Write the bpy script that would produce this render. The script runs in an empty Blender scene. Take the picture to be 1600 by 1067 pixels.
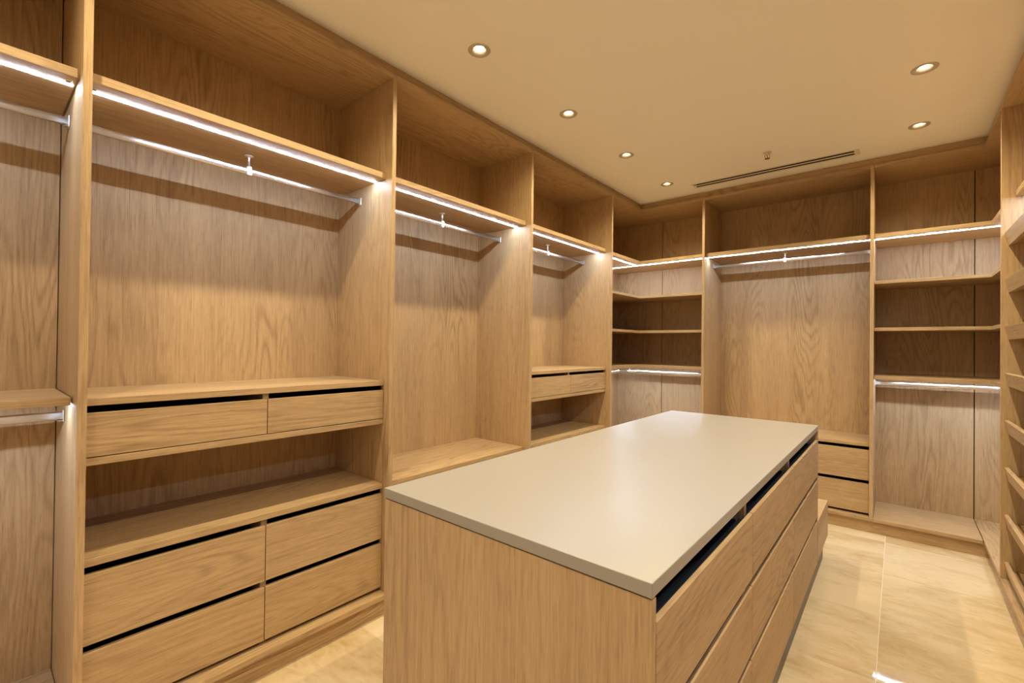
import bpy, bmesh, math, random
from mathutils import Vector, Matrix
random.seed(4)
C = bpy.context.scene
COL = C.collection

# ---------------------------------------------------------------- measurements (metres)
T = 0.0243                 # board thickness
D = 0.53                   # depth of the cupboards, front plane to back panel
L = 4.535                  # front plane of the far run (y)
W = 2.454                  # front plane of the right run (x); the left run's front plane is x = 0
ZT = 2.7824                # underside of the top boards
ZC = 2.865                 # ceiling
ZB = 0.116                 # top of the floor boards of the units
YF = -0.85                 # front wall
P = [-0.85 - T, 0.328, 1.505, 2.682, 3.885]   # near faces of the upright panels along the side runs

# ---------------------------------------------------------------- camera
cam = bpy.data.cameras.new('camera'); cam_o = bpy.data.objects.new('camera', cam); COL.objects.link(cam_o)
yaw, pitch, roll = 0.701, 0.0075, 0.011
fw = Vector((-math.sin(yaw)*math.cos(pitch), math.cos(yaw)*math.cos(pitch), math.sin(pitch)))
rt = Vector((math.cos(yaw), math.sin(yaw), 0)); up = rt.cross(fw)
r2 = math.cos(roll)*rt + math.sin(roll)*up; u2 = -math.sin(roll)*rt + math.cos(roll)*up
cam_o.matrix_world = Matrix(((r2.x, u2.x, -fw.x, 2.008), (r2.y, u2.y, -fw.y, 0.1038), (r2.z, u2.z, -fw.z, 1.403), (0, 0, 0, 1)))
cam.sensor_fit = 'HORIZONTAL'; cam.sensor_width = 36.0; cam.lens = 715.1/1600*36.0
cam.clip_start = 0.02
C.camera = cam_o

# ---------------------------------------------------------------- world, exposure, light levels
w = bpy.data.worlds.new('world'); C.world = w; w.use_nodes = True
w.node_tree.nodes['Background'].inputs[0].default_value = (1.0, 0.8, 0.55, 1)
w.node_tree.nodes['Background'].inputs[1].default_value = 0.05
C.view_settings.view_transform = 'Standard'; C.view_settings.look = 'None'
C.view_settings.gamma = 1.0; C.view_settings.exposure = 0.0
try: C.view_settings.use_curve_mapping = False
except Exception: pass
C.cycles.use_denoising = True
C.cycles.max_bounces = 10; C.cycles.diffuse_bounces = 6; C.cycles.glossy_bounces = 4
C.cycles.caustics_reflective = False; C.cycles.caustics_refractive = False
C.cycles.sample_clamp_indirect = 6.0
SPOT_W = 48.5
SPOT_COL = (1.0, 0.845, 0.53)
LED_E = 145.0
LED_COL = (0.66, 0.80, 1.0)

# ---------------------------------------------------------------- materials
def mat(name):
    m = bpy.data.materials.new(name); m.use_nodes = True
    return m, m.node_tree.nodes, m.node_tree.links, m.node_tree.nodes['Principled BSDF']

def plain(name, col, rough=0.5, metal=0.0, spec=0.5):
    m, n, l, b = mat(name)
    b.inputs['Base Color'].default_value = (*col, 1); b.inputs['Roughness'].default_value = rough
    b.inputs['Metallic'].default_value = metal
    if 'Specular IOR Level' in b.inputs: b.inputs['Specular IOR Level'].default_value = spec
    return m

def mth(n, l, op, a, b=None, c=None):
    q = n.new('ShaderNodeMath'); q.operation = op
    for i, v in enumerate((a, b, c)):
        if v is None: continue
        if isinstance(v, (int, float)): q.inputs[i].default_value = v
        else: l.new(v, q.inputs[i])
    return q.outputs[0]

def wood(name, axis, light=(0.53, 0.37, 0.205), dark=(0.175, 0.098, 0.042)):
    m, n, l, b = mat(name)
    tc = n.new('ShaderNodeTexCoord'); oi = n.new('ShaderNodeObjectInfo')
    sp = n.new('ShaderNodeSeparateXYZ'); l.new(tc.outputs['Object'], sp.inputs[0])
    o = {'x': ('Y', 'Z', 'X'), 'y': ('X', 'Z', 'Y'), 'z': ('X', 'Y', 'Z')}[axis]
    cb = n.new('ShaderNodeCombineXYZ')
    off = mth(n, l, 'MULTIPLY', oi.outputs['Random'], 37.0)
    for i, k in enumerate(o):
        l.new(mth(n, l, 'ADD', sp.outputs[k], off), cb.inputs[i])
    def noise(sc, detail=2.0, rough=0.5, dist=0.0):
        mp = n.new('ShaderNodeVectorMath'); mp.operation = 'MULTIPLY'
        l.new(cb.outputs[0], mp.inputs[0]); mp.inputs[1].default_value = sc
        t = n.new('ShaderNodeTexNoise'); l.new(mp.outputs[0], t.inputs['Vector'])
        t.inputs['Scale'].default_value = 1.0; t.inputs['Detail'].default_value = detail
        t.inputs['Roughness'].default_value = rough; t.inputs['Distortion'].default_value = dist
        return t.outputs['Fac']
    broad = noise((7, 7, 0.5), 2)
    cath = noise((5.5, 5.5, 0.75), 1.5, 0.45, 0.25)
    rings = mth(n, l, 'SINE', mth(n, l, 'MULTIPLY', cath, 115.0))
    rings = mth(n, l, 'MULTIPLY_ADD', rings, 0.5, 0.5)
    rings = mth(n, l, 'POWER', rings, 2.6)
    figmask = mth(n, l, 'MULTIPLY_ADD', noise((3.2, 3.2, 0.9), 1), 2.6, -0.9)
    figmask = mth(n, l, 'MINIMUM', mth(n, l, 'MAXIMUM', figmask, 0.10), 1.0)
    streak = noise((110, 110, 2.2), 3, 0.6)
    fine = noise((330, 330, 9.0), 2, 0.6)
    pore = mth(n, l, 'MULTIPLY', mth(n, l, 'MAXIMUM', mth(n, l, 'SUBTRACT', fine, 0.56), 0.0), 4.0)
    f = mth(n, l, 'MULTIPLY', mth(n, l, 'MULTIPLY', rings, figmask), 0.34)
    f = mth(n, l, 'ADD', f, mth(n, l, 'MULTIPLY', mth(n, l, 'SUBTRACT', streak, 0.34), 0.62))
    f = mth(n, l, 'ADD', f, mth(n, l, 'MULTIPLY', mth(n, l, 'SUBTRACT', broad, 0.42), 0.45))
    f = mth(n, l, 'ADD', f, mth(n, l, 'MULTIPLY', pore, 0.60))
    f = mth(n, l, 'ADD', f, mth(n, l, 'MULTIPLY', mth(n, l, 'SUBTRACT', noise((230, 230, 13.0), 2, 0.6), 0.5), 0.55))
    f = mth(n, l, 'MINIMUM', mth(n, l, 'MAXIMUM', f, 0.0), 1.0)
    mx = n.new('ShaderNodeMix'); mx.data_type = 'RGBA'
    mx.inputs[6].default_value = (*light, 1); mx.inputs[7].default_value = (*dark, 1)
    l.new(f, mx.inputs[0]); l.new(mx.outputs[2], b.inputs['Base Color'])
    b.inputs['Roughness'].default_value = 0.48
    b.inputs['Specular IOR Level'].default_value = 0.35
    bp = n.new('ShaderNodeBump'); bp.inputs['Strength'].default_value = 0.12; bp.inputs['Distance'].default_value = 0.001
    l.new(mth(n, l, 'SUBTRACT', streak, pore), bp.inputs['Height']); l.new(bp.outputs[0], b.inputs['Normal'])
    return m

WOOD = {a: wood('oak_laminate_grain_' + a, a) for a in 'xyz'}

def emit(name, col, strength):
    m, n, l, b = mat(name)
    b.inputs['Base Color'].default_value = (0.9, 0.9, 0.9, 1)
    b.inputs['Emission Color'].default_value = (*col, 1); b.inputs['Emission Strength'].default_value = strength
    return m

def paint(name, col):
    m, n, l, b = mat(name)
    b.inputs['Base Color'].default_value = (*col, 1); b.inputs['Roughness'].default_value = 0.75
    t = n.new('ShaderNodeTexNoise'); t.inputs['Scale'].default_value = 180.0; t.inputs['Detail'].default_value = 2
    tc = n.new('ShaderNodeTexCoord'); l.new(tc.outputs['Object'], t.inputs['Vector'])
    bp = n.new('ShaderNodeBump'); bp.inputs['Strength'].default_value = 0.04; bp.inputs['Distance'].default_value = 0.002
    l.new(t.outputs['Fac'], bp.inputs['Height']); l.new(bp.outputs[0], b.inputs['Normal'])
    return m

def marble(name):
    m, n, l, b = mat(name)
    tc = n.new('ShaderNodeTexCoord'); oi = n.new('ShaderNodeObjectInfo')
    ad = n.new('ShaderNodeVectorMath'); ad.operation = 'ADD'
    cb = n.new('ShaderNodeCombineXYZ'); l.new(mth(n, l, 'MULTIPLY', oi.outputs['Random'], 50.0), cb.inputs[0])
    l.new(mth(n, l, 'MULTIPLY', oi.outputs['Random'], 23.0), cb.inputs[2])
    l.new(tc.outputs['Object'], ad.inputs[0]); l.new(cb.outputs[0], ad.inputs[1])
    def noise(sc, detail, dist=0.0, rot=0.5):
        mp = n.new('ShaderNodeMapping'); mp.inputs['Scale'].default_value = sc; mp.inputs['Rotation'].default_value = (0, 0, rot)
        l.new(ad.outputs[0], mp.inputs['Vector'])
        t = n.new('ShaderNodeTexNoise'); t.inputs['Scale'].default_value = 1.0; t.inputs['Detail'].default_value = detail
        t.inputs['Distortion'].default_value = dist; l.new(mp.outputs[0], t.inputs['Vector']); return t.outputs['Fac']
    cloud = noise((1.6, 2.6, 1), 7, 1.0, 0.35); vein = noise((7, 17, 1), 7, 1.6, 0.45); spot = noise((40, 70, 1), 2)
    f = mth(n, l, 'ADD', mth(n, l, 'MULTIPLY', mth(n, l, 'SUBTRACT', cloud, 0.40), 2.1), mth(n, l, 'MULTIPLY', mth(n, l, 'SUBTRACT', vein, 0.45), 1.0))
    f = mth(n, l, 'ADD', f, mth(n, l, 'MULTIPLY', mth(n, l, 'MAXIMUM', mth(n, l, 'SUBTRACT', spot, 0.66), 0), 2.5))
    f = mth(n, l, 'ADD', f, mth(n, l, 'MULTIPLY_ADD', oi.outputs['Random'], 0.5, -0.25))
    f = mth(n, l, 'MINIMUM', mth(n, l, 'MAXIMUM', f, 0.0), 1.0)
    mx = n.new('ShaderNodeMix'); mx.data_type = 'RGBA'
    mx.inputs[6].default_value = (0.70, 0.575, 0.38, 1); mx.inputs[7].default_value = (0.46, 0.315, 0.145, 1)
    l.new(f, mx.inputs[0]); l.new(mx.outputs[2], b.inputs['Base Color'])
    b.inputs['Roughness'].default_value = 0.045
    return m

M_CEIL = paint('ceiling_paint', (0.91, 0.885, 0.81))
M_WALL = paint('wall_paint', (0.78, 0.72, 0.62))
M_TILE = marble('polished_limestone')
M_GROUT = plain('grout', (0.86, 0.76, 0.58), 0.5)
M_TOP = plain('worktop_laminate', (0.325, 0.300, 0.264), 0.29)
M_CHROME = plain('chrome', (0.95, 0.95, 0.94), 0.06, 1.0)
M_RAIL = plain('polished_rail', (0.95, 0.95, 0.94), 0.20, 1.0)
M_SATIN = plain('satin_metal', (0.90, 0.90, 0.90), 0.32, 0.9)
M_LED = emit('led_diffuser', LED_COL, LED_E)
M_LAMP = emit('downlight_lens', (1.0, 0.90, 0.72), 30.0)
M_DARK = plain('drawer_interior_shade', (0.022, 0.017, 0.014), 0.5)  # near-black: the shade inside the drawer gaps is put into the colour
M_GREY = plain('grey_drawer_metal', (0.10, 0.10, 0.10), 0.4, 0.6)
M_GLASSY = plain('dark_glass_lining', (0.02, 0.03, 0.045), 0.06)
M_WHITE = plain('white_trim', (0.74, 0.68, 0.58), 0.45)
M_RING = plain('satin_ring', (0.55, 0.49, 0.40), 0.35, 0.3)
M_BLACK = plain('matt_black', (0.008, 0.006, 0.005), 0.7)
M_PLUG = plain('sensor_black', (0.03, 0.025, 0.02), 0.4)
M_KICK = plain('dark_kickboard', (0.065, 0.052, 0.040), 0.35)

# ---------------------------------------------------------------- object helpers
def empty(name, loc, label, cat, group=None):
    o = bpy.data.objects.new(name, None); COL.objects.link(o); o.location = loc
    o.empty_display_size = 0.1
    o['label'] = label; o['category'] = cat
    if group: o['group'] = group
    return o

def wloc(o):
    v = Vector((0, 0, 0))
    while o is not None: v += o.location; o = o.parent
    return v

def link(name, bm, m, parent=None, smooth=False):
    """bm is in world coordinates; the object's origin goes to its parent's origin (or stays at the world's)"""
    me = bpy.data.meshes.new(name)
    if parent is not None: bmesh.ops.translate(bm, verts=bm.verts, vec=-wloc(parent))
    bmesh.ops.recalc_face_normals(bm, faces=bm.faces)
    bm.to_mesh(me); bm.free(); me.materials.append(m)
    if smooth:
        for p in me.polygons: p.use_smooth = True
    o = bpy.data.objects.new(name, me); COL.objects.link(o)
    if parent is not None: o.parent = parent
    return o

def addbox(bm, x0, x1, y0, y1, z0, z1, bev=0.0):
    if x0 > x1: x0, x1 = x1, x0
    if y0 > y1: y0, y1 = y1, y0
    if z0 > z1: z0, z1 = z1, z0
    b2 = bmesh.new()
    bmesh.ops.create_cube(b2, size=1.0)
    for v in b2.verts:
        v.co = Vector(((x0+x1)/2 + v.co.x*(x1-x0), (y0+y1)/2 + v.co.y*(y1-y0), (z0+z1)/2 + v.co.z*(z1-z0)))
    if bev: bmesh.ops.bevel(b2, geom=b2.edges[:], offset=bev, segments=1, affect='EDGES')
    tmp = bpy.data.meshes.new('tmp'); b2.to_mesh(tmp); b2.free(); bm.from_mesh(tmp); bpy.data.meshes.remove(tmp)

def box(name, m, parent, x0, x1, y0, y1, z0, z1, bev=0.0009):
    bm = bmesh.new(); addbox(bm, x0, x1, y0, y1, z0, z1, bev)
    return link(name, bm, m, parent)

def prism(name, m, parent, poly, z0, z1, bev=0.0009):
    bm = bmesh.new()
    vs = [bm.verts.new((x, y, z0)) for x, y in poly]; f = bm.faces.new(vs)
    g = bmesh.ops.extrude_face_region(bm, geom=[f])
    for v in g['geom']:
        if isinstance(v, bmesh.types.BMVert): v.co.z = z1
    bmesh.ops.recalc_face_normals(bm, faces=bm.faces)
    if bev: bmesh.ops.bevel(bm, geom=bm.edges[:], offset=bev, segments=1, affect='EDGES')
    return link(name, bm, m, parent)

def lathe(bm, c, prof, seg=32, cap=True):
    """prof: list of (radius, z offset), about the vertical through c"""
    rings = []
    for r, z in prof:
        rings.append([bm.verts.new((c[0]+r*math.cos(2*math.pi*k/seg), c[1]+r*math.sin(2*math.pi*k/seg), c[2]+z)) for k in range(seg)])
    for a, b in zip(rings, rings[1:]):
        for k in range(seg): bm.faces.new((a[k], a[(k+1) % seg], b[(k+1) % seg], b[k]))
    if cap:
        bm.faces.new(rings[0]); bm.faces.new(rings[-1])

def sweep(bm, path, sw, sh, seg=16):
    """oval tube, sw wide (horizontal) and sh high, swept along a horizontal path"""
    n = len(path); rings = []
    for i, p in enumerate(path):
        a = Vector(path[max(i-1, 0)]); b = Vector(path[min(i+1, n-1)]); t = (b-a); t.z = 0; t.normalize()
        s = Vector((t.y, -t.x, 0))
        rings.append([bm.verts.new(Vector(p) + s*(sw/2*math.cos(2*math.pi*(k+.5)/seg)) + Vector((0, 0, sw/2*math.sin(2*math.pi*(k+.5)/seg) + math.copysign((sh-sw)/2, math.sin(2*math.pi*(k+.5)/seg))))) for k in range(seg)])
    for a, b in zip(rings, rings[1:]):
        for k in range(seg): bm.faces.new((a[k], a[(k+1) % seg], b[(k+1) % seg], b[k]))
    bm.faces.new(rings[0]); bm.faces.new(rings[-1])

class Run:
    """u along the wall, v from the front plane into the cupboard"""
    def __init__(s, side): s.side = side
    def pt(s, u, v, z=0.0):
        return {'left': (-v, u, z), 'far': (u, L+v, z), 'right': (W+v, u, z)}[s.side]
    @property
    def g(s): return 'x' if s.side == 'far' else 'y'
    def box(s, name, m, parent, u0, u1, v0, v1, z0, z1, bev=0.0009):
        a = s.pt(u0, v0); b = s.pt(u1, v1)
        return box(name, m, parent, a[0], b[0], a[1], b[1], z0, z1, bev)
    def addbox(s, bm, u0, u1, v0, v1, z0, z1, bev=0.0):
        a = s.pt(u0, v0); b = s.pt(u1, v1); addbox(bm, a[0], b[0], a[1], b[1], z0, z1, bev)
LEFT, FAR, RIGHT = Run('left'), Run('far'), Run('right')
E_ = 0.0006                                     # hairline clearance between boards

# ---------------------------------------------------------------- the setting
def struct(o): o['kind'] = 'structure'; return o
XL, XR, YB = -D-0.03, W+D+0.03, L+D+0.03
floor = struct(box('floor', M_GROUT, None, XL, XR, YF-0.1, YB, -0.05, -0.0035, 0))
box('grout_bed', M_GROUT, floor, XL, XR, YF-0.1, YB, -0.0034, -0.0007, 0)
xs = [XL, 0.74, 1.94, XR]; y = 2.590; ys = [y + 0.6065*k for k in range(-6, 5)]
ys = [YF] + [q for q in ys if q > YF+0.05] + [YB]
for i in range(3):
    for j in range(len(ys)-1):
        g = 0.0012
        box('tile', M_TILE, floor, xs[i]+g, xs[i+1]-g, ys[j]+g, ys[j+1]-g, -0.0006, random.uniform(-0.0001, 0.0001), 0.0006)
struct(box('wall_left', M_WALL, None, XL-0.1, XL, YF-0.1, YB+0.1, -0.05, ZC+0.1, 0))
struct(box('wall_right', M_WALL, None, XR, XR+0.1, YF-0.1, YB+0.1, -0.05, ZC+0.1, 0))
struct(box('wall_back', M_WALL, None, XL, XR, YB, YB+0.1, -0.05, ZC+0.1, 0))
struct(box('wall_front', M_WALL, None, XL, XR, YF-0.1-0.02, YF-0.02, -0.05, ZC+0.1, 0))

# ceiling with real openings for the downlights and for the air slot
lights = [('left', 0.411, 0.805*k + 1.72) for k in (-2, -1, 0, 1, 2, 3)] + [('right', 2.108, 0.795*k + 3.29) for k in (-4, -3, -2, -1, 0, 1)]
lights = [q for q in lights if q[2] > YF+0.15]
HR = 0.043
VX0, VX1, VY0, VY1 = 0.590, 1.775, 4.290, 4.385
bm = bmesh.new()
def loop(pts):
    vs = [bm.verts.new(p) for p in pts]
    return [bm.edges.new((vs[k], vs[(k+1) % len(vs)])) for k in range(len(vs))]
ed = loop([(XL, YF-0.1, ZC), (XR, YF-0.1, ZC), (XR, YB, ZC), (XL, YB, ZC)])
for _, lx, ly in lights:
    ed += loop([(lx+HR*math.cos(a*math.pi/12), ly+HR*math.sin(a*math.pi/12), ZC) for a in range(24)])
ed += loop([(VX0, VY0, ZC), (VX1, VY0, ZC), (VX1, VY1, ZC), (VX0, VY1, ZC)])
bmesh.ops.triangle_fill(bm, use_beauty=True, use_dissolve=False, edges=ed)
g = bmesh.ops.extrude_face_region(bm, geom=bm.faces[:])
for v in g['geom']:
    if isinstance(v, bmesh.types.BMVert): v.co.z += 0.09
struct(link('ceiling', bm, M_CEIL))
struct(box('ceiling_slab', M_CEIL, None, XL, XR, YF-0.1, YB, ZC+0.0905, ZC+0.13, 0))

# scribe strips closing the cupboards to the ceiling
struct(box('trim_1', WOOD['y'], None, -0.030, -0.046, YF, L+0.046, ZT+T+E_, ZC-0.0005, 0.0004))
struct(box('trim_2', WOOD['x'], None, -0.029, W+0.029, L+0.030, L+0.046, ZT+T+E_, ZC-0.0005, 0.0004))
struct(box('trim_3', WOOD['y'], None, W+0.030, W+0.046, YF, L+0.046, ZT+T+E_, ZC-0.0005, 0.0004))

# ---------------------------------------------------------------- recessed downlights
def downlight(lx, ly, label):
    t = empty('recessed_downlight', (lx, ly, ZC), label, 'ceiling light', 'recessed downlights in the ceiling')
    bm = bmesh.new(); c = (lx, ly, ZC)
    lathe(bm, c, [(0.026, 0.014), (0.031, 0.003), (0.038, -0.0020), (0.043, -0.0034), (0.053, -0.0034), (0.056, -0.0020), (0.056, -0.0003), (0.0425, -0.0003), (0.0365, 0.018), (0.026, 0.014)], 36, False)
    link('trim_ring', bm, M_RING, t, True)
    bm = bmesh.new(); lathe(bm, c, [(0.0255, 0.0150), (0.021, 0.034), (0.0195, 0.034), (0.0240, 0.0150)], 32, False)
    link('reflector', bm, M_RING, t, True)
    bm = bmesh.new(); lathe(bm, c, [(0.0205, 0.0225), (0.018, 0.0190), (0.010, 0.0170), (0.002, 0.0165)], 32, True)
    link('lens', bm, M_LAMP, t, True)
    ld = bpy.data.lights.new('downlight_beam', 'SPOT'); ld.energy = SPOT_W; ld.color = SPOT_COL
    ld.spot_size = math.radians(150); ld.spot_blend = 0.9; ld.shadow_soft_size = 0.022
    lo = bpy.data.objects.new('downlight_beam', ld); COL.objects.link(lo); lo.parent = t; lo.location = (0, 0, -0.012)
names = {'left': {0: 'largest, nearest the camera, with starry glare', 1: 'second one away from the camera', 2: 'third one away from the camera', 3: 'farthest, near the back left corner'},
         'right': {0: 'larger and nearer of two', 1: 'smaller and farther, by the air slot'}}
for side, lx, ly in lights:
    if side == 'left':
        k = round((ly-1.72)/0.805)
        lab = ('round downlight in the left ceiling row, ' + names['left'][k]) if k >= 0 else \
              'round recessed downlight of the left row, %s' % {-1: 'just behind the nearest one in view', -2: 'second behind the nearest one in view', -3: 'by the front wall'}[k]
    else:
        k = round((ly-3.29)/0.795)
        lab = ('round downlight at the ceiling\'s right side, ' + names['right'][k]) if k >= 0 else \
              'round recessed downlight of the right row, %s' % {-1: 'above the near end of the shoe racks', -2: 'above the right edge of the island', -3: 'above the near end of the island', -4: 'above the camera', -5: 'by the front wall'}[k]
    downlight(lx, ly, lab)

# ---------------------------------------------------------------- air slot and sprinkler
t = empty('air_vent', ((VX0+VX1)/2, (VY0+VY1)/2, ZC), 'long white linear air slot with two black openings in the ceiling', 'air vent')
bm = bmesh.new()
fl = 0.012
addbox(bm, VX0-fl, VX1+fl, VY0-fl, VY0+0.004, ZC-0.003, ZC-0.0003); addbox(bm, VX0-fl, VX1+fl, VY1-0.004, VY1+fl, ZC-0.003, ZC-0.0003)
addbox(bm, VX0-fl, VX0+0.004, VY0+0.004, VY1-0.004, ZC-0.003, ZC-0.0003); addbox(bm, VX1-0.022, VX1+fl, VY0+0.004, VY1-0.004, ZC-0.003, ZC-0.0003)
link('frame', bm, M_WHITE, t)
box('slat', M_WHITE, t, VX0+0.004, VX1-0.022, (VY0+VY1)/2-0.012, (VY0+VY1)/2+0.012, ZC-0.003, ZC-0.001, 0)
box('plenum', M_BLACK, t, VX0+0.001, VX1-0.001, VY0+0.001, VY1-0.001, ZC+0.035, ZC+0.085, 0)
for yy in (VY0+0.001, VY1-0.004): box('side_lining', M_BLACK, t, VX0+0.001, VX1-0.001, yy, yy+0.003, ZC+0.0005, ZC+0.034, 0)

sx, sy = 1.254, 3.936
t = empty('fire_sprinkler', (sx, sy, ZC), 'small metal fire sprinkler head hanging from the ceiling before the air slot', 'sprinkler')
bm = bmesh.new(); lathe(bm, (sx, sy, ZC), [(0.030, -0.0004), (0.030, -0.003), (0.024, -0.006), (0.010, -0.007)], 28)
link('escutcheon', bm, M_WHITE, t, True)
bm = bmesh.new(); lathe(bm, (sx, sy, ZC), [(0.009, -0.0072), (0.009, -0.014), (0.005, -0.016), (0.004, -0.022)], 16)
link('body', bm, M_CHROME, t, True)
M_BRASS = plain('aged_brass', (0.22, 0.13, 0.05), 0.4, 0.8)
for s in (-1, 1):
    bm = bmesh.new()
    pts = [(s*(0.006+0.010*math.sin(q*math.pi/10)), -0.014-0.031*q/10) for q in range(11)]
    for a, b in zip(pts, pts[1:]):
        addbox(bm, sx+(a[0]+b[0])/2-0.0016, sx+(a[0]+b[0])/2+0.0016, sy-0.0018, sy+0.0018, ZC+b[1]-0.0004, ZC+a[1]+0.0004)
    link('frame_arm', bm, M_BRASS, t)
bm = bmesh.new(); lathe(bm, (sx, sy, ZC), [(0.0025, -0.022), (0.0035, -0.033), (0.0025, -0.046)], 10); link('glass_bulb', bm, plain('bulb_red', (0.35, 0.03, 0.02), 0.15), t, True)
bm = bmesh.new()
for k in range(12):
    a0, a1 = k*math.pi/6, (k+0.6)*math.pi/6
    ps = [(0.004, a0), (0.018, a0), (0.018, a1), (0.004, a1)]
    lo = [bm.verts.new((sx+r*math.cos(a), sy+r*math.sin(a), ZC-0.0485)) for r, a in ps]
    hi = [bm.verts.new((sx+r*math.cos(a), sy+r*math.sin(a), ZC-0.0470)) for r, a in ps]
    bm.faces.new(lo); bm.faces.new(hi)
    for q in range(4): bm.faces.new((lo[q], lo[(q+1) % 4], hi[(q+1) % 4], hi[q]))
lathe(bm, (sx, sy, ZC), [(0.006, -0.0465), (0.006, -0.049)], 16)
link('deflector', bm, M_BRASS, t)

# ---------------------------------------------------------------- cupboard parts
def led(run, root, u0, u1, z, v=0.135, sensors=(True, True)):
    """light strip let into the underside of a board"""
    run.box('light_strip', M_LED, root, u0+0.004, u1-0.004, v-0.0040, v+0.0040, z-0.0024, z-0.0003, 0)
    for f, u in zip(sensors, (u0+0.016, u1-0.018)):
        if not f: continue
        bm = bmesh.new(); c = run.pt(u, v-0.028, z)
        lathe(bm, c, [(0.009, -0.0004), (0.009, -0.0022), (0.007, -0.003)], 20); s = link('touch_sensor', bm, M_CHROME, root, True)
        bm = bmesh.new(); p = run.pt(u, v-0.028, z); addbox(bm, p[0]-0.0035, p[0]+0.0035, p[1]-0.0035, p[1]+0.0035, z-0.0042, z-0.0031, 0)
        link('sensor_eye', bm, M_PLUG, s)

def post(run, root, u, v, ztop, zrod):
    c = run.pt(u, v, ztop)
    bm = bmesh.new(); lathe(bm, c, [(0.019, -0.0005), (0.019, -0.0025), (0.013, -0.004), (0.0065, -0.006), (0.005, -0.012), (0.005, zrod+0.014-ztop), (0.0075, zrod+0.012-ztop)], 20)
    o = link('rail_support', bm, M_SATIN, root, True)
    bm = bmesh.new(); run.addbox(bm, u-0.010, u+0.010, v-0.0108, v-0.0080, zrod-0.019, zrod+0.013, 0.001)
    run.addbox(bm, u-0.010, u+0.010, v+0.0080, v+0.0108, zrod-0.019, zrod+0.013, 0.001)
    run.addbox(bm, u-0.010, u+0.010, v-0.0108, v+0.0108, zrod-0.0205, zrod-0.0165, 0.001)
    run.addbox(bm, u-0.010, u+0.010, v-0.0108, v+0.0108, zrod+0.0163, zrod+0.0195, 0.001)
    link('clip', bm, M_SATIN, o)

def socket(run, root, u, v, z, s):
    bm = bmesh.new(); run.addbox(bm, u, u+s*0.004, v-0.012, v+0.012, z-0.020, z+0.022, 0.001)
    run.addbox(bm, u+s*0.0041, u+s*0.014, v-0.0095, v+0.0095, z-0.0185, z-0.0162, 0.0005)
    link('rail_socket', bm, M_SATIN, root)

ZR1, ZR2, VR = 2.195, 1.127, 0.297      # rail heights and depth
def rail(run, root, u0, u1, z, ztop, posts=None, v=VR):
    bm = bmesh.new(); sweep(bm, [run.pt(u0+0.0045, v, z), run.pt((u0+u1)/2, v, z), run.pt(u1-0.0045, v, z)], 0.015, 0.031)
    link('hanging_rail', bm, M_RAIL, root, True)
    socket(run, root, u0+E_, v, z, 1); socket(run, root, u1-E_, v, z, -1)
    for u in ([(u0+u1)/2] if posts is None else posts): post(run, root, u, v, ztop, z)

def drawer(run, root, u0, u1, z0, z1, v=0.05, deep=0.44, top_gap=0.024):
    g = 0.0016
    bm = bmesh.new(); a, b, c, d = u0+0.014, u1-0.014, v+0.0186, v+deep
    hz = z1-0.035
    run.addbox(bm, a, a+0.012, c, d, z0+0.012, hz); run.addbox(bm, b-0.012, b, c, d, z0+0.012, hz)
    run.addbox(bm, a+0.0125, b-0.0125, c, d, z0+0.012, z0+0.022); run.addbox(bm, a+0.0125, b-0.0125, d-0.012, d, z0+0.0225, hz)
    o = link('drawer', bm, M_DARK, root)
    run.box('drawer_front', WOOD[run.g], o, u0+g, u1-g, v, v+0.018, z0, z1, 0.0011)
    return o

def carcass(run, root, u0, u1, sides=(0, 1), floor_board=True, back=True, floor_z=ZB, end=None):
    """u0..u1 clear inside width; sides: which upright panels (outside the clear width) belong to this unit"""
    for s in sides:
        a = u0-T if s == 0 else u1
        run.box('side_panel', WOOD['z'], root, a+E_/2, a+T-E_/2, 0, D-E_, ZB+E_, ZT+T)
    if back: run.box('back_panel', WOOD['z'], root, u0-T*0.5+0.001, u1+T*0.5-0.001, D, D+0.016, ZB-T, ZT+T, 0.0004)
    run.box('top_panel', WOOD[run.g], root, u0+E_/2, u1-E_/2, 0, D-E_, ZT, ZT+T)
    if floor_board:
        a = u0-T if 0 in sides else u0; b = u1+T if 1 in sides else u1
        run.box('floor_board', WOOD[run.g], root, a+E_/2, b-E_/2, 0, D-E_, ZB-T, ZB)
        run.box('plinth', WOOD[run.g], root, a+E_/2, b-E_/2, 0.030, 0.048, 0.0005, ZB-T-E_, 0.0004)

def shelf(run, root, u0, u1, ztop, v0=0.05, th=0.025):
    return run.box('shelf', WOOD[run.g], root, u0+0.0009, u1-0.0009, v0, D-E_, ztop-th, ztop)

def divider(run, root, u, z0, z1, v=0.071):
    run.box('divider', WOOD['z'], root, u-T/2, u+T/2, v, D-0.02, z0+E_, z1-E_)

def bay_shade(run, root, u0, u1, z0, z1, v=0.5):  # dark sheets added round the bay to paint shade behind the drawer gaps
    run.box('drawer_bay_shade', M_DARK, root, u0+0.001, u1-0.001, v, v+0.004, z0+0.001, z1-0.001, 0)
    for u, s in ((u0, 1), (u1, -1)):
        run.box('drawer_bay_shade', M_DARK, root, u+s*0.0008, u+s*0.0028, 0.072, v-0.001, z0+0.001, z1-0.001, 0)
    run.box('drawer_bay_shade', M_DARK, root, u0+0.004, u1-0.004, 0.072, v-0.001, z1-0.003, z1-0.0008, 0)

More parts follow.
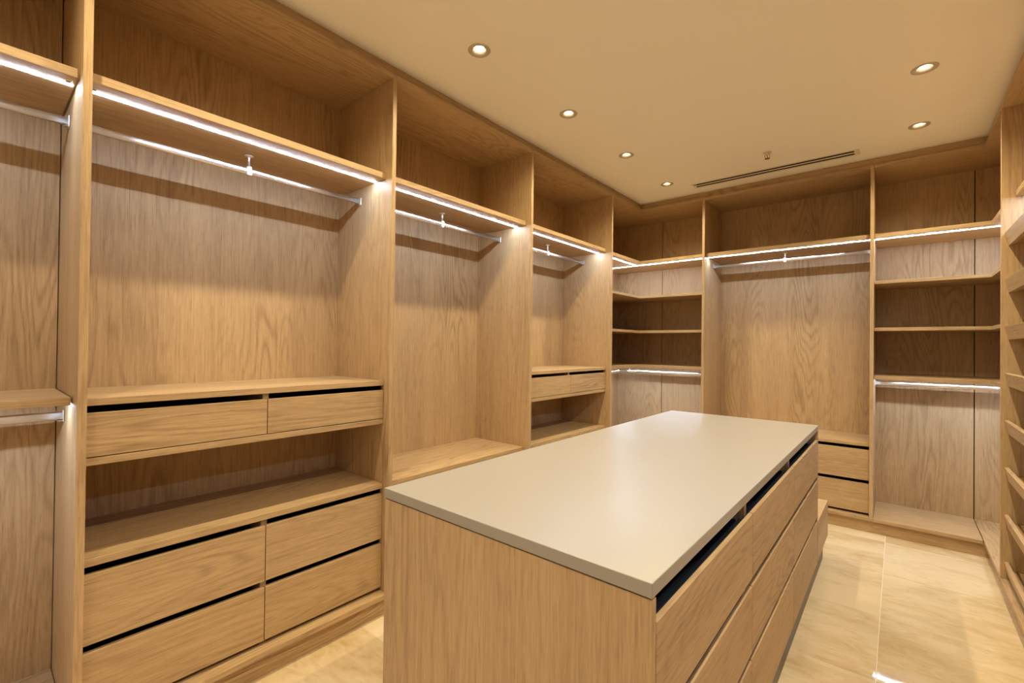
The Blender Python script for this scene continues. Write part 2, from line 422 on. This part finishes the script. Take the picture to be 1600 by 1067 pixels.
DR_LO = [(0.134, 0.360), (0.386, 0.621)]
def low_drawers(run, root, u0, u1, cols=2):
    shelf(run, root, u0, u1, 0.672)
    um = (u0+u1)/2
    if cols == 2: divider(run, root, um, ZB, 0.647)
    seg = [(u0, um), (um, u1)] if cols == 2 else [(u0, u1)]
    for a, b in seg:
        for z0, z1 in DR_LO: drawer(run, root, a, b, z0, z1)
    bay_shade(run, root, u0, u1, ZB, 0.647)

def mid_drawers(run, root, u0, u1):
    shelf(run, root, u0, u1, 1.209); shelf(run, root, u0, u1, 1.009)
    um = (u0+u1)/2; divider(run, root, um, 1.009, 1.184)
    for a, b in ((u0, um), (um, u1)): drawer(run, root, a, b, 1.0125, 1.160)
    bay_shade(run, root, u0, u1, 1.009, 1.184)

ZS = 2.296; ZSU = 2.266
def hang_top(run, root, u0, u1, **k):
    shelf(run, root, u0, u1, ZS, 0.05, ZS-ZSU); led(run, root, u0, u1, ZSU)
    rail(run, root, u0, u1, ZR1, ZSU, **k)

def unit(run, u0, label, cat='wardrobe', group='fitted oak wardrobe units'):
    return empty('wardrobe_unit', run.pt(u0, 0, 0), label, cat, group)

# ---------------------------------------------------------------- left run
# unit cut by the left edge of the photograph: two rails
u0, u1 = YF, P[1]
t = unit(LEFT, u0, 'double-hanging oak wardrobe unit cut by the left edge of the photo')
for s in (1,): LEFT.box('side_panel', WOOD['z'], t, u1+E_/2, u1+T-E_/2, 0, D-E_, ZB+E_, ZT+T)
LEFT.box('back_panel', WOOD['z'], t, u0, u1-0.0026, D, D+0.016, ZB-T, ZT+T, 0.0004)
LEFT.box('top_panel', WOOD['y'], t, u0, u1-E_, 0, D-E_, ZT, ZT+T)
LEFT.box('floor_board', WOOD['y'], t, u0, u1-0.0026, 0, D-E_, ZB-T, ZB)
LEFT.box('plinth', WOOD['y'], t, u0, u1+T, 0.030, 0.048, 0.0005, ZB-T-E_, 0.0004)
LEFT.box('joint_shade', M_BLACK, t, u1-0.012, u1-0.0002, D+0.0165, D+0.020, ZB-T, ZT+T, 0)  # black strip added behind the open joint, painting its shade
LEFT.box('plinth_cap', WOOD['y'], t, u1, u1+T-E_, 0, D-E_, ZB-T, ZB)
LEFT.box('shelf', WOOD['y'], t, u0, u1-0.006, 0.060, D-E_, ZSU, ZS); led(LEFT, t, u0, u1-0.006, ZSU, sensors=(False, True)); rail(LEFT, t, u0, u1, ZR1, ZSU)
LEFT.box('shelf', WOOD['y'], t, u0, u1-0.006, 0.085, D-E_, 1.187, 1.213); led(LEFT, t, u0, u1-0.006, 1.187, v=0.16, sensors=(False, False)); rail(LEFT, t, u0, u1, 1.130, 1.187)

u0, u1 = P[1]+T, P[2]
t = unit(LEFT, u0, 'large oak wardrobe unit at left with two slim drawers, open niche and four deep drawers')
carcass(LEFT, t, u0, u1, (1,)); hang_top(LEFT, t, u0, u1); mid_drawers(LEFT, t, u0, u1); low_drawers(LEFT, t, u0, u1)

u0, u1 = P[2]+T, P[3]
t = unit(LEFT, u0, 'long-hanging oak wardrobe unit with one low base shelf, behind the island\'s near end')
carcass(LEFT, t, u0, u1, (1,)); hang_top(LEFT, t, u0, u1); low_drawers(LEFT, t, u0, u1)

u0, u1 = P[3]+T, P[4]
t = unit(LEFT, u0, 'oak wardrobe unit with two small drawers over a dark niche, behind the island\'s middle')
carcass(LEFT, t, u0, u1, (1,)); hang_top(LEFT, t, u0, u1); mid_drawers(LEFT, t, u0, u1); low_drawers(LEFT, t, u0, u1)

# ---------------------------------------------------------------- corner units
def corner(side):
    y0 = P[4]+T; s = -1 if side == 'left' else 1
    x_in = 0.0 if side == 'left' else W                 # front plane of the side run
    x_bk = x_in + s*D                                    # its back panel
    x_far = 0.595 if side == 'left' else 1.841+T         # where the far run's neighbour begins
    lab = {'left': 'L-shaped oak corner unit with three shelves and a bent rail, in the back left corner',
           'right': 'L-shaped oak corner unit with three shelves over a rail, in the back right corner'}[side]
    t = empty('corner_wardrobe_unit', (x_in, L, 0), lab, 'wardrobe', 'fitted oak wardrobe units')
    run = LEFT if side == 'left' else RIGHT
    yb = L+D
    def poly(v, gap=E_):                                  # L-shaped outline with front edges set back by v
        return [(x_in+s*v, y0+gap), (x_in+s*v, L+v), (x_far+s*gap, L+v), (x_far+s*gap, yb-gap), (x_bk-s*gap, yb-gap), (x_bk-s*gap, y0+gap)]
    box('back_panel', WOOD['z'], t, x_in-s*0.0032, x_far+(-s)*T*0.5, yb, yb+0.016, ZB-T, ZT+T, 0.0004)
    box('back_panel', WOOD['z'], t, x_in+s*0.0032, x_bk, yb, yb+0.016, ZB-T, ZT+T, 0.0004)
    box('back_panel', WOOD['z'], t, x_bk+s*0.0002, x_bk+s*0.016, y0-T*0.5, yb+0.016, ZB-T, ZT+T, 0.0004)
    box('joint_shade', M_BLACK, t, x_in-0.012, x_in+0.012, yb+0.0165, yb+0.020, ZB-T, ZT+T, 0)  # added black strip: shade of the gap between the back panels, as colour
    box('joint_shade_side', M_BLACK, t, x_in-s*0.0030, x_in-s*0.0022, L+0.002, yb-0.001, ZB-T+0.001, ZB-0.001, 0)  # black sliver added in the floor joint, its shade as colour
    prism('top_panel', WOOD['x'], t, poly(0), ZT, ZT+T)
    # floor boards: two, meeting at a joint in line with the side run's front
    box('floor_board', WOOD['x'], t, x_in-s*0.0032, x_far+s*E_, L, yb-E_, ZB-T, ZB)
    box('floor_board', WOOD['y'], t, x_in+s*0.0012, x_bk-s*E_, y0+E_, yb-E_, ZB-T, ZB)
    box('plinth', WOOD['x'], t, x_in+s*0.029, x_far+s*E_, L+0.030, L+0.048, 0.0005, ZB-T-E_, 0.0004)
    box('plinth', WOOD['y'], t, x_in+s*0.030, x_in+s*0.048, y0+E_, L+0.048, 0.0005, ZB-T-E_, 0.0004)
    hs = [(2.284, 0.030), (1.922, 0.023), (1.566, 0.025), (1.212, 0.025) if side == 'left' else (1.198, 0.028)]
    for zt, th in hs: prism('shelf', WOOD['x'], t, poly(0.037, 0.0012), zt-th, zt)
    for zu in (hs[0][0]-hs[0][1], hs[3][0]-hs[3][1]):
        vv = 0.105 if zu > 2 else (0.13 if side == 'left' else 0.20)
        xa = x_in + s*vv
        run.box('light_strip', M_LED, t, y0+0.004, L+vv-0.0052, vv-0.0045, vv+0.0045, zu-0.0022, zu-0.0003, 0)
        box('light_strip', M_LED, t, x_far+s*0.004, x_bk-s*0.01, L+vv-0.0045, L+vv+0.0045, zu-0.0022, zu-0.0003, 0)
    # bent rail
    v = 0.285; R = 0.13; cx, cy = x_in+s*v, L+v; z = 1.130
    pts = [(cx, y0+0.005, z), (cx, (y0+cy)/2, z)]
    for k in range(9):
        a = k/8*math.pi/2
        pts.append((cx - s*R*(1-math.cos(a)), cy-R+R*math.sin(a), z))
    pts += [((cx+x_far)/2, cy, z), (x_far+s*0.005, cy, z)]
    bm = bmesh.new(); sweep(bm, pts, 0.015, 0.031); link('hanging_rail', bm, M_RAIL, t, True)
    socket(run, t, y0+E_, v, z, 1)
    bm = bmesh.new(); addbox(bm, x_far+s*0.0006, x_far+s*0.0042, cy-0.012, cy+0.012, z-0.02, z+0.022, 0.001); link('rail_socket', bm, M_SATIN, t)
    a = math.pi/4
    px, py = cx - s*R*(1-math.cos(a)), cy-R+R*math.sin(a)
    bm = bmesh.new(); lathe(bm, (px, py, hs[3][0]-hs[3][1]), [(0.019, -0.0005), (0.019, -0.0025), (0.0065, -0.006), (0.005, -0.012), (0.005, -0.038)], 20)
    q = link('rail_support', bm, M_SATIN, t, True)
    bm = bmesh.new(); lathe(bm, (px, py, z), [(0.0135, 0.0165), (0.0135, 0.0205), (0.006, 0.0225)], 20); link('clip', bm, M_SATIN, q)
corner('left'); corner('right')

# ---------------------------------------------------------------- far run, middle unit
u0, u1 = 0.595+T, 1.841
t = unit(FAR, u0, 'hanging oak wardrobe unit with deep drawers below, in the middle of the far wall')
carcass(FAR, t, u0, u1, (0, 1)); shelf(FAR, t, u0, u1, ZS-0.009, 0.042, 0.034); led(FAR, t, u0, u1, ZS-0.043, v=0.095)
rail(FAR, t, u0, u1, ZR1-0.002, ZS-0.043, v=0.27); low_drawers(FAR, t, u0, u1)

# ---------------------------------------------------------------- right run
u0, u1 = P[3]+T, P[4]
t = empty('shoe_rack_unit', RIGHT.pt(u0, 0, 0), 'oak shoe storage unit with slanted lipped shelves at the right edge', 'shoe rack', 'fitted oak wardrobe units')
carcass(RIGHT, t, u0, u1, (0, 1)); shelf(RIGHT, t, u0, u1, ZS, 0.054, ZS-ZSU); led(RIGHT, t, u0, u1, ZSU)
dl = Vector((0.211, 0, -0.977)); ds = Vector((0.977, 0, 0.211))        # down the lip, and up the shelf towards the back
def slanted(name, parent, org, a, b, la, lb):
    bm = bmesh.new(); c = [org, org+a*la, org+a*la+b*lb, org+b*lb]
    y0_, y1_ = u0+0.0010, u1-0.0010
    lo = [bm.verts.new((p.x, y0_, p.z)) for p in c]; hi = [bm.verts.new((p.x, y1_, p.z)) for p in c]
    bm.faces.new(lo); bm.faces.new(hi)
    for q in range(4): bm.faces.new((lo[q], lo[(q+1) % 4], hi[(q+1) % 4], hi[q]))
    bmesh.ops.recalc_face_normals(bm, faces=bm.faces); bmesh.ops.bevel(bm, geom=bm.edges[:], offset=0.0008, segments=1, affect='EDGES')
    return link(name, bm, WOOD['y'], parent)
for k in range(8):
    z = 2.068-0.2652*k
    p = Vector((W+0.013, 0, z)); back = 0.478
    lip_h = 0.076
    s_org = p + dl*(lip_h-0.018) + ds*0.0190
    sh_ = slanted('shoe_shelf', t, s_org, dl, ds, 0.018, back)
    slanted('lip', sh_, p, dl, ds, lip_h, 0.0185)

for k, lab in ((2, 'oak hanging unit of the right run beside the near end of the shoe racks'), (1, 'oak hanging unit of the right run beside the camera')):
    u0, u1 = P[k]+T, P[k+1]
    t = unit(RIGHT, u0, lab); carcass(RIGHT, t, u0, u1, (0,)); hang_top(RIGHT, t, u0, u1)
u0, u1 = YF, P[1]
t = unit(RIGHT, u0, 'oak hanging unit of the right run next to the front wall')
carcass(RIGHT, t, u0, u1, ()); hang_top(RIGHT, t, u0, u1)

# ---------------------------------------------------------------- island
IX0, IX1, IY0, IY1, IZ = 0.775, 1.651, 0.950, 3.335, 0.950
FX = IX1-0.001
t = empty('island_cabinet', ((IX0+IX1)/2, (IY0+IY1)/2, 0), 'freestanding oak island chest with nine drawers under the pale worktop', 'island')
zt = IZ-0.030-0.004
box('end_panel', WOOD['z'], t, IX0+0.001, FX, IY0+0.003, IY0+0.003+0.019, 0.125, zt)
box('end_panel', WOOD['z'], t, IX0+0.001, FX, IY1-0.022, IY1-0.003, 0.125, zt)
ya, yb = IY0+0.0225, IY1-0.0225
box('side_panel', WOOD['z'], t, IX0+0.001, IX0+0.019, ya, yb, 0.125, zt)
box('bottom_panel', WOOD['y'], t, IX0+0.0195, FX-0.02, ya, yb, 0.128, 0.146)
box('core', M_BLACK, t, IX0+0.10, IX1-0.36, IY0+0.10, IY1-0.10, zt+0.0004, zt+0.0036, 0)
M_K = M_KICK
box('plinth', M_K, t, IX0+0.03, 1.627, IY0+0.05, 3.80, 0.0005, 0.1245)
step = (yb-ya)/3
class IslandRun:
    g = 'y'
    def box(s, name, m, parent, u0, u1, v0, v1, z0, z1, bev=0.0009): return box(name, m, parent, FX-v0, FX-v1, u0, u1, z0, z1, bev)
    def addbox(s, bm, u0, u1, v0, v1, z0, z1, bev=0.0): addbox(bm, FX-v0, FX-v1, u0, u1, z0, z1, bev)
IR = IslandRun()
for k in (1, 2): IR.box('divider', WOOD['z'], t, ya+step*k-0.014, ya+step*k+0.014, 0.024, 0.60, 0.147, zt-0.001)
box('drawer_bay_shade', M_DARK, t, FX-0.62, FX-0.615, ya+0.001, yb-0.001, 0.147, zt-0.001, 0)  # added dark sheets, painted shade behind the island's drawer gaps
box('drawer_bay_shade', M_DARK, t, FX-0.614, FX-0.03, ya+0.001, yb-0.001, zt-0.0042, zt+0.0001, 0)
for row, (z0, z1) in enumerate([(0.143, 0.389), (0.415, 0.629), (0.656, 0.865)]):
    for c in range(3):
        a, b = ya+step*c, ya+step*(c+1)
        g = 0.0030
        bm = bmesh.new(); c0, d0 = 0.0136, 0.55
        aa, bb = a+(0.017 if c else 0.006), b-(0.017 if c < 2 else 0.006)
        hz = z1-0.030
        IR.addbox(bm, aa, aa+0.012, c0, d0, z0+0.012, hz); IR.addbox(bm, bb-0.012, bb, c0, d0, z0+0.012, hz)
        IR.addbox(bm, aa+0.0125, bb-0.0125, c0, d0, z0+0.012, z0+0.022); IR.addbox(bm, aa+0.0125, bb-0.0125, d0-0.012, d0, z0+0.0225, hz)
        dr = link('drawer', bm, M_GREY if row == 2 else M_DARK, t)
        IR.box('drawer_front', WOOD['y'], dr, a+g, b-g, 0, 0.013, z0, z1, 0.0011)
        if row == 2:
            IR.box('front_rail', M_GREY, dr, aa+0.013, bb-0.013, 0.026, 0.038, hz-0.012, hz+0.012, 0.001)
            IR.box('glass_side', M_GLASSY, dr, bb-0.020, bb-0.0135, 0.045, 0.50, z0+0.025, hz+0.008, 0.0005)
            IR.box('lid', M_GLASSY, dr, aa+0.22, bb-0.022, 0.09, 0.50, hz-0.030, hz-0.026, 0.0005)
top = box('island_worktop', M_TOP, None, IX0, IX1, IY0, IY1, IZ-0.030, IZ, 0.0012)
top['label'] = 'pale cream matt worktop slab lying on the island'; top['category'] = 'worktop'

t = empty('low_seat', (1.25, 3.60, 0), 'low oak bench box against the far end of the island', 'bench')
box('seat_top', WOOD['x'], t, 0.80, 1.6475, IY1+0.0015, 3.868, 0.352, 0.374)
box('front_panel', WOOD['y'], t, 1.630, 1.648, 3.366, 3.868, 0.140, 0.3515)
box('body', WOOD['x'], t, 0.80, 1.617, IY1+0.0015, 3.86, 0.1275, 0.3515)
